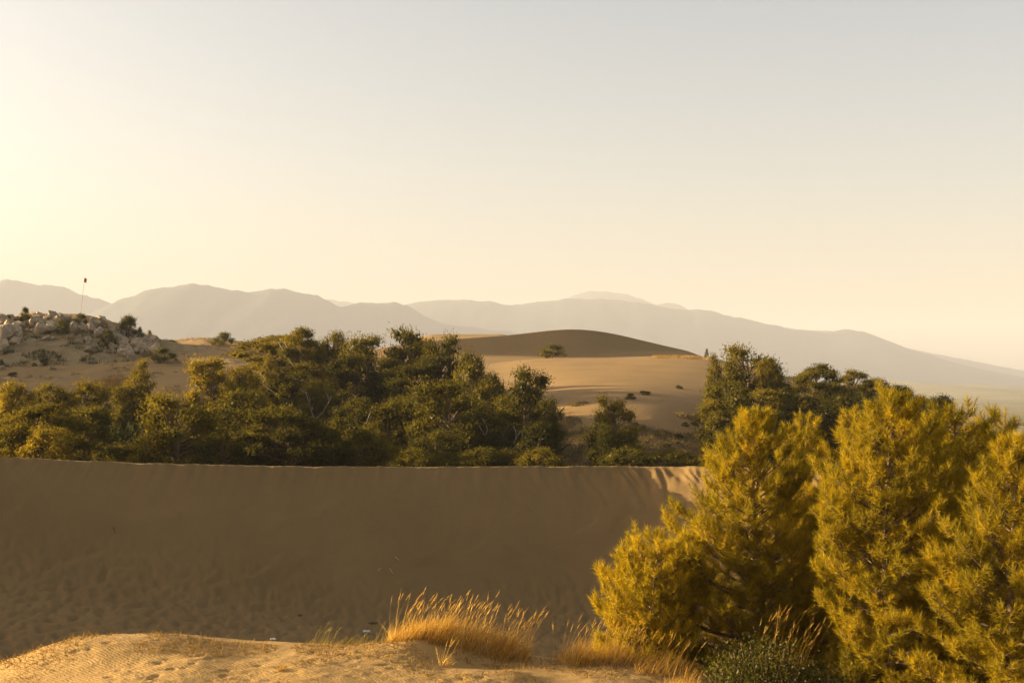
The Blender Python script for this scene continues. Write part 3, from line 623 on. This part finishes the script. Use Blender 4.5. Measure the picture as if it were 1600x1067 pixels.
# ------------------------------------------------------------------ near pines
def make_near_pine(label, px, top, d, base_z, left, right, front, seed, tint=.5, nbr=64):
    """left / right: (metres below the top, crown radius) towards each side"""
    g = np.random.default_rng(seed)
    x = (px - 800) / F * d; H = (HY - top) / F * d - base_z
    root = obj('pine_tree', None, loc=(x, d, base_z)); tag(root, label, 'pine tree', 'young pines in the right foreground')
    wood = Parts(); rt = .05 * H / 5 + .03
    ax = lambda z: np.array([.10 * math.sin(z * 1.1 + seed), .10 * math.cos(z * .9 + seed), z]) * [min(1, z), min(1, z), 1]
    tz = np.linspace(0, H - .12, 14); wood.add(*tube([ax(z) for z in tz], np.linspace(rt, .012, 14), 8))
    def env(z, a):
        q = H - z; c = math.cos(a); l_ = tab(q, left); r_ = tab(q, right); f_ = tab(q, front)
        side = r_ if c > 0 else l_
        return math.sqrt((side * c) ** 2 + (f_ * math.sin(a)) ** 2)
    tips, dirs, tn = [], [], []
    def shoot(p, dr, t): tips.append(p); dirs.append(dr); tn.append(t)
    for k in range(5): shoot(ax(H - .05 - .11 * k), unit(np.array([g.normal() * .1, g.normal() * .1, 1.])), tint + .1)
    for i in range(nbr):
        u = (i + .5) / nbr; z = H * (.03 + .95 * u ** .92); a = i * 2.39996 + g.uniform(-.25, .25)
        R = max(.10, env(z, a) * g.uniform(.74, 1.06))
        up = .35 + .9 * u ** 2
        e = ax(min(z, H * .99)) * [1, 1, 0] + [R * math.cos(a), R * math.sin(a), z + .04 * R]
        z0 = max(.08, z - R * up * .8); st = ax(z0)
        c = st + (e - st) * .55 + np.array([0, 0, -.16 * np.linalg.norm(e - st)])
        n_ = 9; cu = bez(st, c, e, n_); br = .010 + .012 * R
        wood.add(*tube(cu, np.linspace(br, .005, n_), 5))
        bt = tint + g.normal() * .10
        td = unit(cu[-1] - cu[-2]); shoot(e, unit(td + [0, 0, .5]), bt + .06)
        ns = int(6 + 11 * R)
        for k in range(ns):
            t = g.uniform(.25, 1.0) ** .75; f = t * (n_ - 1); j = min(int(f), n_ - 2); p = cu[j] + (cu[j + 1] - cu[j]) * (f - j)
            tg = unit(cu[j + 1] - cu[j]); sd = unit(np.cross(tg, [0, 0, 1.])) * (1 if k % 2 else -1)
            dr = unit(tg * g.uniform(.4, 1.0) + sd * g.uniform(.3, 1.1) + np.array([0, 0, g.uniform(.05, .75)]))
            L = min(.75, (.16 + .42 * R * (1.05 - t)) * g.uniform(.6, 1.25)); q = p + dr * L + np.array([0, 0, .12 * L])
            wood.add(*tube(bez(p, p + dr * L * .5 + [0, 0, -.03], q, 3), np.linspace(.007, .004, 3), 3))
            m = max(1, int(L / .105))
            for h in range(m):
                tt = 1 - h * .105 / max(L, .1) * g.uniform(.7, 1.1)
                b_ = p + (q - p) * max(tt, .1)
                shoot(b_ + (g.normal(size=3) * .035 if h else 0), unit(dr * .8 + g.normal(size=3) * (.42 if h else .12) + [0, 0, .42]), bt + g.normal() * .05)
    P = np.array(tips); D = np.array(dirs); tn = np.array(tn); n = len(P); K = 31
    Pk = np.repeat(P, K, 0); Dk = np.repeat(D, K, 0); t = g.uniform(0, 1, n * K)
    perp = unit(np.cross(Dk, g.normal(size=(n * K, 3)))); ph = np.radians(74 - 52 * t + g.normal(size=n * K) * 8)
    nd = unit(Dk * np.cos(ph)[:, None] + perp * np.sin(ph)[:, None] + [0, 0, .08])
    L = g.uniform(.09, .165, n * K)
    V, T = blades(Pk + Dk * (t * .16 - .12)[:, None], nd, L, np.full(n * K, .0095), g)
    obj('trunk', wood.build('wood', M_bark), root)
    fol = Parts(); fol.add(V, T, np.repeat(np.repeat(tn, K) + g.normal(size=n * K) * .10, 3))
    obj('crown', fol.build('needles', M_pine_near), root)
NB = -5.7
make_near_pine('broad golden young pine sweeping down to the left over the grass', 1184, 640, 22.0, NB,
   [(0, .10), (.4, .42), (.9, .85), (1.5, 1.2), (2.0, 1.75), (2.5, 2.5), (3.1, 2.9), (3.4, 3.3), (4.3, 3.2), (5.2, 2.6)],
   [(0, .10), (.5, .5), (1.2, 1.05), (2.0, 1.4), (3.0, 1.5), (5.2, 1.2)], [(0, .05), (.8, .5), (2, 1.1), (3.5, 1.7), (5.2, 1.6)], 101, .56, 135)
make_near_pine('low bushy pine at the left foot of the broad golden pine', 1024, 838, 21.0, -5.3,
   [(0, .30), (.2, .55), (.7, .85), (1.2, 1.0), (2.7, 1.0)], [(0, .30), (.2, .6), (.7, .9), (2.7, 1.1)], [(0, .25), (.6, .8), (2.7, 1.0)], 111, .56, 62)
make_near_pine('slim pine with two golden spires behind the broad one', 1262, 648, 24.6, -5.9,
   [(0, .06), (.6, .36), (1.6, .9), (5.5, 1.3)], [(0, .06), (.6, .34), (1.6, .95), (5.5, 1.3)], [(0, .05), (2, .7), (5.5, 1.0)], 202, .48, 62)
make_near_pine('second slim spire just left of the twin-spired pine', 1236, 664, 24.2, -5.9,
   [(0, .05), (.8, .26), (2, .6), (5.3, .9)], [(0, .05), (.8, .26), (2, .6), (5.3, .9)], [(0, .05), (2, .6), (5.3, .9)], 212, .48, 50)
make_near_pine('pine filling the middle between the broad pine and the tallest', 1332, 640, 23.6, -5.8,
   [(0, .08), (.5, .4), (1.3, .8), (3, .8), (5.5, .7)], [(0, .08), (.5, .5), (1.6, 1.1), (5.5, 1.3)], [(0, .05), (2, .8), (5.5, 1.1)], 303, .48, 76)
make_near_pine('tallest golden pine right of the dark gap', 1391, 610, 19.8, -5.3,
   [(0, .10), (.4, .40), (.9, .85), (1.7, 1.05), (3.2, 1.1), (5, .95)], [(0, .12), (.4, .6), (1.0, 1.15), (2.2, 1.5), (5, 1.5)], [(0, .05), (.9, .5), (2.2, 1.15), (5, 1.5)], 404, .50, 128)
make_near_pine('bushy pine with several blunt tops right of the tallest', 1486, 630, 21.0, -5.5,
   [(0, .25), (.3, .65), (1.0, 1.05), (2.5, 1.3), (5.4, 1.5)], [(0, .25), (.3, .8), (1.0, 1.25), (2.5, 1.5), (5.4, 1.6)], [(0, .1), (.8, .7), (2.5, 1.4), (5.4, 1.7)], 505, .46, 120)
make_near_pine('near pine cut off by the right picture edge', 1588, 690, 18.2, -5.0,
   [(0, .15), (.4, .5), (1.2, 1.0), (2.4, 1.5), (4.8, 1.7)], [(0, .15), (.5, .6), (2, 1.2), (4.8, 1.8)], [(0, .06), (.8, .5), (2, 1.2), (4.8, 1.7)], 606, .50, 110)

make_near_pine('round-topped pine rising behind the right edge pine', 1566, 638, 22.6, -5.7,
   [(0, .25), (.3, .7), (1.0, 1.1), (5.5, 1.3)], [(0, .25), (.3, .7), (1.0, 1.1), (5.5, 1.3)], [(0, .2), (.8, .8), (5.5, 1.2)], 707, .46, 70)

# ------------------------------------------------------------------ near shrub, grasses
def leafy(name, label, px, top, base_z, d, wpx, seed, n=5200):
    g = np.random.default_rng(seed); x = (px - 800) / F * d; h = (HY - top) / F * d - base_z; R = wpx / F * d / 2
    root = tag(obj(name, None, loc=(x, d, base_z)), label, 'shrub'); wood = Parts(); fol = Parts()
    for i in range(34):
        a = i * 2.4; q = math.sqrt((i + .5) / 34); e = np.array([q * R * .9 * math.cos(a), q * R * .8 * math.sin(a), h * (1 - .45 * q * q) * g.uniform(.75, .98)])
        cu = bez([.1 * e[0], .1 * e[1], 0], e * [.6, .6, .5], e, 6); wood.add(*tube(cu, np.linspace(.018, .005, 6), 4))
        m = n // 34; t = g.uniform(.25, 1.03, m); P = np.stack([np.interp(t, np.linspace(0, 1, 6), cu[:, k]) for k in range(3)], 1) + g.normal(size=(m, 3)) * .11
        D = unit(g.normal(size=(m, 3)) * .7 + [0, 0, .8]); L = g.uniform(.035, .075, m); S = unit(np.cross(D, g.normal(size=(m, 3)))); W = (L * .2)[:, None]
        V = np.stack([P, P + D * (L * .5)[:, None] + S * W, P + D * L[:, None], P + D * (L * .5)[:, None] - S * W], 1).reshape(-1, 3); b = np.arange(m)[:, None] * 4
        fol.add(V, np.concatenate([b + [[0, 1, 2]], b + [[0, 2, 3]]]), np.repeat(.42 + g.normal() * .08 + g.normal(size=m) * .16, 4))
    obj('stem', wood.build('stems', M_bark), root); obj('foliage', fol.build('leaves', M_lentisk), root)
leafy('leafy_shrub', 'small-leaved dark green shrub at the foot of the near pines', 1190, 992, -5.05, 18.6, 212, 71, 11000)
leafy('leafy_shrub', 'little leafy shrub wedged at the right of the dark green one', 1300, 1035, -5.0, 18.3, 70, 72, 2200)

def grass(label, px0, px1, d0, d1, n, hmin, hmax, stalks, shmax, seed, tint=.5, lean=.22, parent_group='dry grass clumps on the foreground dune', zoff=0, mat=None, front=None):
    g = np.random.default_rng(seed); d = (d0 + d1) / 2; xc = ((px0 + px1) / 2 - 800) / F * d
    zc = float(fg_height(np.array(xc), np.array(d)))
    root = tag(obj('grass_clump', None, loc=(xc, d, zc)), label, 'grass', parent_group)
    def pts(m):
        cen = g.uniform(0, 1, 26); c = cen[g.integers(0, 26, m)] + g.normal(size=m) * .035
        c = np.where(g.uniform(size=m) < .45, g.uniform(0, 1, m), c); c = np.clip(c, -.03, 1.03)
        yy = g.uniform(d0, d1, m); xx = (px0 + (px1 - px0) * c - 800) / F * d
        return np.stack([xx - xc, yy - d, fg_height(xx, yy) - zc - .02 + zoff], 1), c
    P, c = pts(n); D = unit(np.stack([g.normal(size=n) * .28 + lean, g.normal(size=n) * .28, np.ones(n)], 1))
    bend = np.stack([g.uniform(-.15, .45, n), g.normal(size=n) * .2, g.uniform(-.35, 0, n)], 1)
    prof = .55 + .45 * np.sin(np.pi * np.clip(c, .05, .95)) ** .6
    L = g.uniform(hmin, hmax, n) * prof
    V, T = strips(P, D, bend, L, np.full(n, .0075), g, 3); a = Parts(); a.add(V, T, np.repeat(tint + g.normal(size=n) * .26, 8))
    obj('blade', a.build('blades', mat or M_dry), root)['kind'] = 'stuff'
    if stalks:
        P, c = pts(stalks); D = unit(np.stack([g.normal(size=stalks) * .12 + lean * .7, g.normal(size=stalks) * .12, np.ones(stalks)], 1))
        bend = np.stack([g.uniform(.0, .30, stalks), g.normal(size=stalks) * .1, g.uniform(-.1, 0, stalks)], 1); L = g.uniform(.6, 1.0, stalks) * shmax
        V, T = strips(P, D, bend, L, np.full(stalks, .006), g, 4); a = Parts(); a.add(V, T, np.repeat(tint + .1 + g.normal(size=stalks) * .12, 10))
        tip = P + D * L[:, None] + bend * L[:, None]; td = unit(D + 2 * bend)
        for k in range(3):
            V, T = blades(tip - td * (.03 + .035 * k), unit(td + g.normal(size=(stalks, 3)) * .10), g.uniform(.07, .12, stalks), np.full(stalks, .010), g); a.add(V, T, tint + .15)
        obj('seed_stalk', a.build('stalks', mat or M_dry), root)['kind'] = 'stuff'
    return root
grass('tall golden dry grass ridge on the crest in the centre foreground', 606, 790, 19.95, 20.55, 2000, .24, .58, 110, .86, 81, .50)
grass('thinner brown grass leaning right at the end of the golden ridge', 768, 822, 19.8, 20.6, 420, .22, .50, 36, .85, 82, .35, .38)
grass('sparse greenish grass left of the golden ridge', 478, 612, 20.1, 20.7, 260, .12, .30, 26, .42, 83, .30, .30, mat=M_greengrass)
grass('orange dry grass before the broad pine on the right', 866, 985, 19.7, 20.5, 900, .24, .54, 45, .8, 84, .42)
grass('dry grass tufts under the left boughs of the broad pine', 985, 1085, 19.3, 20.3, 700, .2, .42, 26, .7, 85, .42)
grass('pale curved straw tuft in the shaded hollow before the ridge', 684, 702, 19.0, 19.1, 34, .2, .42, 5, .5, 86, .62, .3)
grass('small round straw tuft on the left sand', 434, 446, 18.2, 18.35, 90, .06, .15, 0, 0, 87, .30, .05)
grass('small straw tuft at the bottom centre sand', 718, 728, 17.7, 17.8, 30, .08, .2, 2, .25, 88, .5, .0)
grass('thin reddish stalks standing up behind the dark leafy shrub', 1165, 1245, 19.2, 19.9, 160, .4, .8, 36, 1.35, 89, .25, .15)
grass('tangled straw tuft beside the dark leafy shrub', 1040, 1090, 18.4, 18.9, 500, .15, .35, 10, .45, 90, .40, .2)

# short straw scattered over the foreground sand
g = np.random.default_rng(95); n = 11000
xx = g.uniform(-9.5, 4.0, n); yy = 20.2 - np.abs(g.normal(size=n)) * 1.4; yy = np.clip(yy, 16.5, 20.6)
keep = (noise(xx * .9, yy * .9, 91) + .25 * (yy > 19.3) + .3 * noise(xx * .3, yy * .4, 92)) > .02
xx, yy = xx[keep], yy[keep]; n = len(xx)
D = unit(np.stack([g.normal(size=n) * .8, g.normal(size=n) * .6, np.abs(g.normal(size=n)) * .55 + .1], 1))
V, T = strips(np.stack([xx, yy, fg_height(xx, yy) - .004], 1), D, np.zeros((n, 3)), g.uniform(.03, .14, n), np.full(n, .012), g, 1)
a = Parts(); a.add(V, T, np.repeat(.22 + g.normal(size=n) * .25, 4))
tag(obj('straw_litter', a.build('straw', M_straw)), 'short dry straw scattered over the foreground sand', 'straw', kind='stuff')
# grassy fringe on hill tops and dune rims: dry low tufts
def tufts(name, label, P, h, w, seed, mat, per=16, tint=.4, bw=.05):
    g = np.random.default_rng(seed); n = len(P); Pk = np.repeat(P, per, 0) + g.normal(size=(n * per, 3)) * [w, w, .02]
    D = unit(g.normal(size=(n * per, 3)) * .5 + [0.1, 0, .9]); L = np.repeat(h, per) * g.uniform(.5, 1.2, n * per)
    V, T = blades(Pk, D, L, np.full(n * per, bw), g); a = Parts(); a.add(V, T, np.repeat(np.repeat(tint + g.normal(size=n) * .15, per), 3))
    tag(obj(name, a.build(name, mat)), label, 'grass', kind='stuff')
def scatter(n, seed, pxr, yr, hf):
    g = np.random.default_rng(seed); px = g.uniform(*pxr, n); y = g.uniform(*yr, n); x = (px - 800) / F * y
    return px, x, y, hf(x, y), g
px_, x_, y_, z_, g = scatter(420, 501, (-30, 235), (135.5, 143), rh_height); k = noise(x_ * .4, y_ * .4, 93) > -.15
tufts('hilltop_grass', 'golden dry grass fringe along the rocky hilltop', np.stack([x_, y_, z_], 1)[k], g.uniform(.2, .5, len(x_))[k], .25, 502, M_dry)
px_, x_, y_, z_, g = scatter(1100, 511, (-20, 250), (122, 141), rh_height); k = noise(x_ * .35, y_ * .35, 101) > .02
tufts('outcrop_scrub', 'low olive scrub growing between the limestone rocks', np.stack([x_, y_, z_], 1)[k], g.uniform(.2, .6, len(x_))[k], .25, 512, M_under, 16, .5, .07)
px_, x_, y_, z_, g = scatter(1300, 503, (-20, 400), (92, 172), mid_height); k = (noise(x_ * .12, y_ * .12, 94) + .2 * noise(x_ * .5, y_ * .5, 95)) > .05
tufts('path_side_grass', 'dry tufted grass beside the sandy track on the left', np.stack([x_, y_, z_], 1)[k], g.uniform(.12, .35, len(x_))[k], .22, 504, M_dryscrub)
px_, x_, y_, z_, g = scatter(3600, 505, (862, 1175), (76, 98), mid_height); k = (noise(x_ * .3, y_ * .3, 96) + (HY - z_ / y_ * F - 662) / 60) > .12
tufts('slope_scrub', 'brown dry scrub covering the shaded bare slope', np.stack([x_, y_, z_], 1)[k], g.uniform(.12, .38, len(x_))[k], .2, 506, M_dryscrub)
px_, x_, y_, z_, g = scatter(160, 507, (1020, 1112), (158, 172), mid_height)
tufts('rim_grass', 'straw-coloured grass patch at the right rim of the sunlit dune', np.stack([x_, y_, z_], 1), g.uniform(.15, .4, len(x_)), .3, 508, M_straw)
px_, x_, y_, z_, g = scatter(900, 509, (140, 225), (101, 121), mid_height); k = ((px_ - 182) / 38) ** 2 + ((y_ - 111) / 9) ** 2 + .5 * noise(x_ * .5, y_ * .5, 98) < .8; x_, y_, z_ = x_[k], y_[k], z_[k]
tufts('knoll_grass', 'bright straw grass on the sunlit knoll left of the cone pine', np.stack([x_, y_, z_], 1), g.uniform(.1, .28, len(x_)), .2, 510, M_straw)

g = np.random.default_rng(521); n = 5200; py_ = 64 + 62 * g.uniform(0, 1, n) ** 1.3; pp = g.uniform(-60, 1560, n); x_ = (pp - 800) / F * py_
far_lim = tab(pp, [(-60, 98), (180, 96), (340, 104), (420, 126), (740, 126), (790, 112), (860, 88), (880, 76), (1080, 76), (1110, 84), (1150, 108), (1300, 122), (1560, 122)])
k = (py_ < far_lim) & (noise(x_ * .2, py_ * .2, 99) > -.35); x_, py_ = x_[k], py_[k]; P = np.stack([x_, py_, mid_height(x_, py_)], 1)
tufts('undergrowth', 'dark green undergrowth between the pines on the hillside', P, g.uniform(.6, 1.5, len(P)), .5, 522, M_under, 13, .3, .24)
# ------------------------------------------------------------------ rocks
import bmesh
def rock_mesh(seed):
    g = np.random.default_rng(seed); bm = bmesh.new(); P = unit(g.normal(size=(17, 3))) * g.uniform(.6, 1.1, (17, 1)) * [1, .8, .85]
    for p in P: bm.verts.new(p)
    r = bmesh.ops.convex_hull(bm, input=bm.verts)
    bmesh.ops.delete(bm, geom=[v for v in bm.verts if not v.link_faces], context='VERTS')
    m = bpy.data.meshes.new('rock'); bm.to_mesh(m); bm.free(); m.materials.append(M_rock); return m
RM = [rock_mesh(700 + i) for i in range(9)]
g = np.random.default_rng(99)
def rock(px, py, size, hf, sink=.35, tall=1.0, parent=hill, dr=(118, 141)):
    d = find_d(hf, px, py, *dr); x = (px - 800) / F * d; z = float(hf(np.array(x), np.array(d)))
    o = obj('rock', RM[g.integers(0, 9)], parent, (x, d, z + size * tall * (.5 - sink)))
    o.scale = (size * g.uniform(.8, 1.25), size * g.uniform(.7, 1.1), size * tall * g.uniform(.75, 1.1)); o.rotation_euler = (g.uniform(-.5, .5), g.uniform(-.5, .5), g.uniform(0, 6.3))
for px_, py_, sz, tl in ((8, 530, 1.5, 1.3), (20, 524, 1.3, 1.35), (14, 508, 1.0, 1.0), (2, 545, 1.0, 1.0), (24, 538, .8, 1.2), (54, 512, 1.2, 1.1), (66, 506, 1.0, .9), (80, 500, .9, .9), (142, 516, 1.3, 1.1), (150, 506, 1.1, 1.0), (155, 524, .9, 1.1), (185, 528, 1.0, 1.0), (196, 536, 1.0, .9), (205, 524, .8, .8), (72, 531, .9, .5), (80, 530, .7, .5)):
    rock(px_, py_, sz, rh_height, .3, tl)
n = 0
while n < 280:
    px_ = g.uniform(-6, 244); lo = tab(px_, [(-6, 500), (60, 494), (120, 494), (150, 497), (180, 507), (244, 540)]); hi = tab(px_, [(-6, 545), (30, 540), (40, 522), (100, 520), (130, 548), (200, 557), (244, 552)])
    py_ = g.uniform(lo, hi)
    if noise(px_ * .05, py_ * .06, 97) < -.22: continue
    rock(px_, py_, float(np.clip(g.lognormal(-.85, .5), .2, 1.2)), rh_height, .30, g.uniform(.8, 1.4)); n += 1
LSLOPE = bpy.data.objects['wooded_hillside']
for px_, py_, sz, tl in ((82, 577, .75, .35), (17, 554, .5, .7), (27, 554, .45, .7), (60, 567, .45, .8), (10, 592, .5, .35), (3, 577, .6, .7), (154, 567, .22, .6), (292, 529, .3, .6), (300, 527, .22, .7), (312, 529, .25, .6), (325, 528, .2, .7), (335, 529, .22, .6), (204, 561, .25, .6), (345, 530, .2, .6)):
    rock(px_, py_, sz, mid_height, .35, tl, LSLOPE, (92, 172))

# ------------------------------------------------------------------ flag, litter
d = find_d(rh_height, 123, 489.5, 125, 141); x0 = (123 - 800) / F * d; z0 = float(rh_height(np.array(x0), np.array(d))) - .25
fl = tag(obj('flag_pole', None, loc=(x0, d, z0)), 'thin leaning flagpole with small red flag on the rocky hill', 'flag')
tp = np.array([(132 - 123) / F * d, 0, (489 - 418) / F * d + .25]); mid = tp * .5 + [.06, 0, 0]
a = Parts(); a.add(*tube(bez([0, 0, 0], mid, tp, 12), np.linspace(.034, .022, 12), 8)); obj('pole', a.build('pole', M_pole), fl)
u, v = np.meshgrid(np.linspace(0, 1, 9), np.linspace(0, 1, 7)); fw, fh = 4.2 / F * d, 6.6 / F * d
FX = tp[0] + u * fw - (1 - v) * .07; FY = .06 * np.sin(u * 5) * u - .03; FZ = tp[2] - fh * (1 - v) - .10 * u * u + .03 * np.sin(u * 6)
m = gridmesh('flag_cloth', FX, FY, FZ, M_flag); fo = obj('flag_cloth', m, fl); md = fo.modifiers.new('thickness', 'SOLIDIFY'); md.thickness = .012
def stick(label, px, py, hf, dr, L, ang, rad, mat, cat='stick', name='stick'):
    d = find_d(hf, px, py, *dr); x = (px - 800) / F * d; z = float(hf(np.array(x), np.array(d)))
    q = [[-L / 2 * math.cos(ang), -.05, -L / 2 * math.sin(ang) + .02], [0, -.08, .05], [L / 2 * math.cos(ang), -.05, L / 2 * math.sin(ang) + .02]]
    a = Parts(); a.add(*tube(bez(*q, 6), np.linspace(rad, rad * .5, 6), 6)); tag(obj(name, a.build(name, mat), None, (x, d, z)), label, cat)
stick('pale twig lying low on the shaded sand face', 612, 893, slip_height, (40, 56), .28, -1.0, .02, M_pale)
stick('pale twig highest of the three on the shaded face', 621, 873, slip_height, (40, 56), .22, -.8, .02, M_pale)
stick('short curled pale twig left of the other two', 593, 890, slip_height, (40, 56), .15, .9, .02, M_pale)
stick('dark thin twig on the left of the shaded face', 180, 830, slip_height, (40, 56), .32, -1.2, .02, M_bark)
stick('dark driftwood lump at the basin floor left of the grass', 584, 973, slip_height, (36, 52), .34, .1, .06, M_bark, 'driftwood', 'driftwood')
stick('dark pebble-like wood bit on the basin floor', 470, 961, slip_height, (36, 52), .14, .3, .05, M_bark, 'driftwood', 'driftwood')
def scrap(label, px, py, hf, dr, w):
    d = find_d(hf, px, py, *dr); x = (px - 800) / F * d; z = float(hf(np.array(x), np.array(d)))
    u, v = np.meshgrid(np.linspace(-1, 1, 7), np.linspace(-1, 1, 6)); g = np.random.default_rng(int(px))
    m = gridmesh('scrap', u * w + .2 * w * noise(u * 2, v * 2, 3), v * w * .6, .05 + w * .55 * np.abs(noise(u * 1.7 + px, v * 1.7)) + w * .25 * (1 - v * v), M_white)
    o = obj('plastic_scrap', m, None, (x, d, z)); md = o.modifiers.new('thickness', 'SOLIDIFY'); md.thickness = .01; tag(o, label, 'litter')
scrap('crumpled white plastic scrap on the basin floor by the sparse grass', 573, 989, slip_height, (36, 52), .13)
scrap('small pale scrap on the rim of the foreground sand', 427, 1003, fg_height, (16, 21), .045)
make_tree('shrub', 'tiny dry plant alone high on the shaded sand face', 'shrub', 998, 836, 15, 1.0, 'bush', .3, None, d=find_d(slip_height, 998, 839, 44, 56), ground=slip_height, seed=400, mat=M_dryshrub)
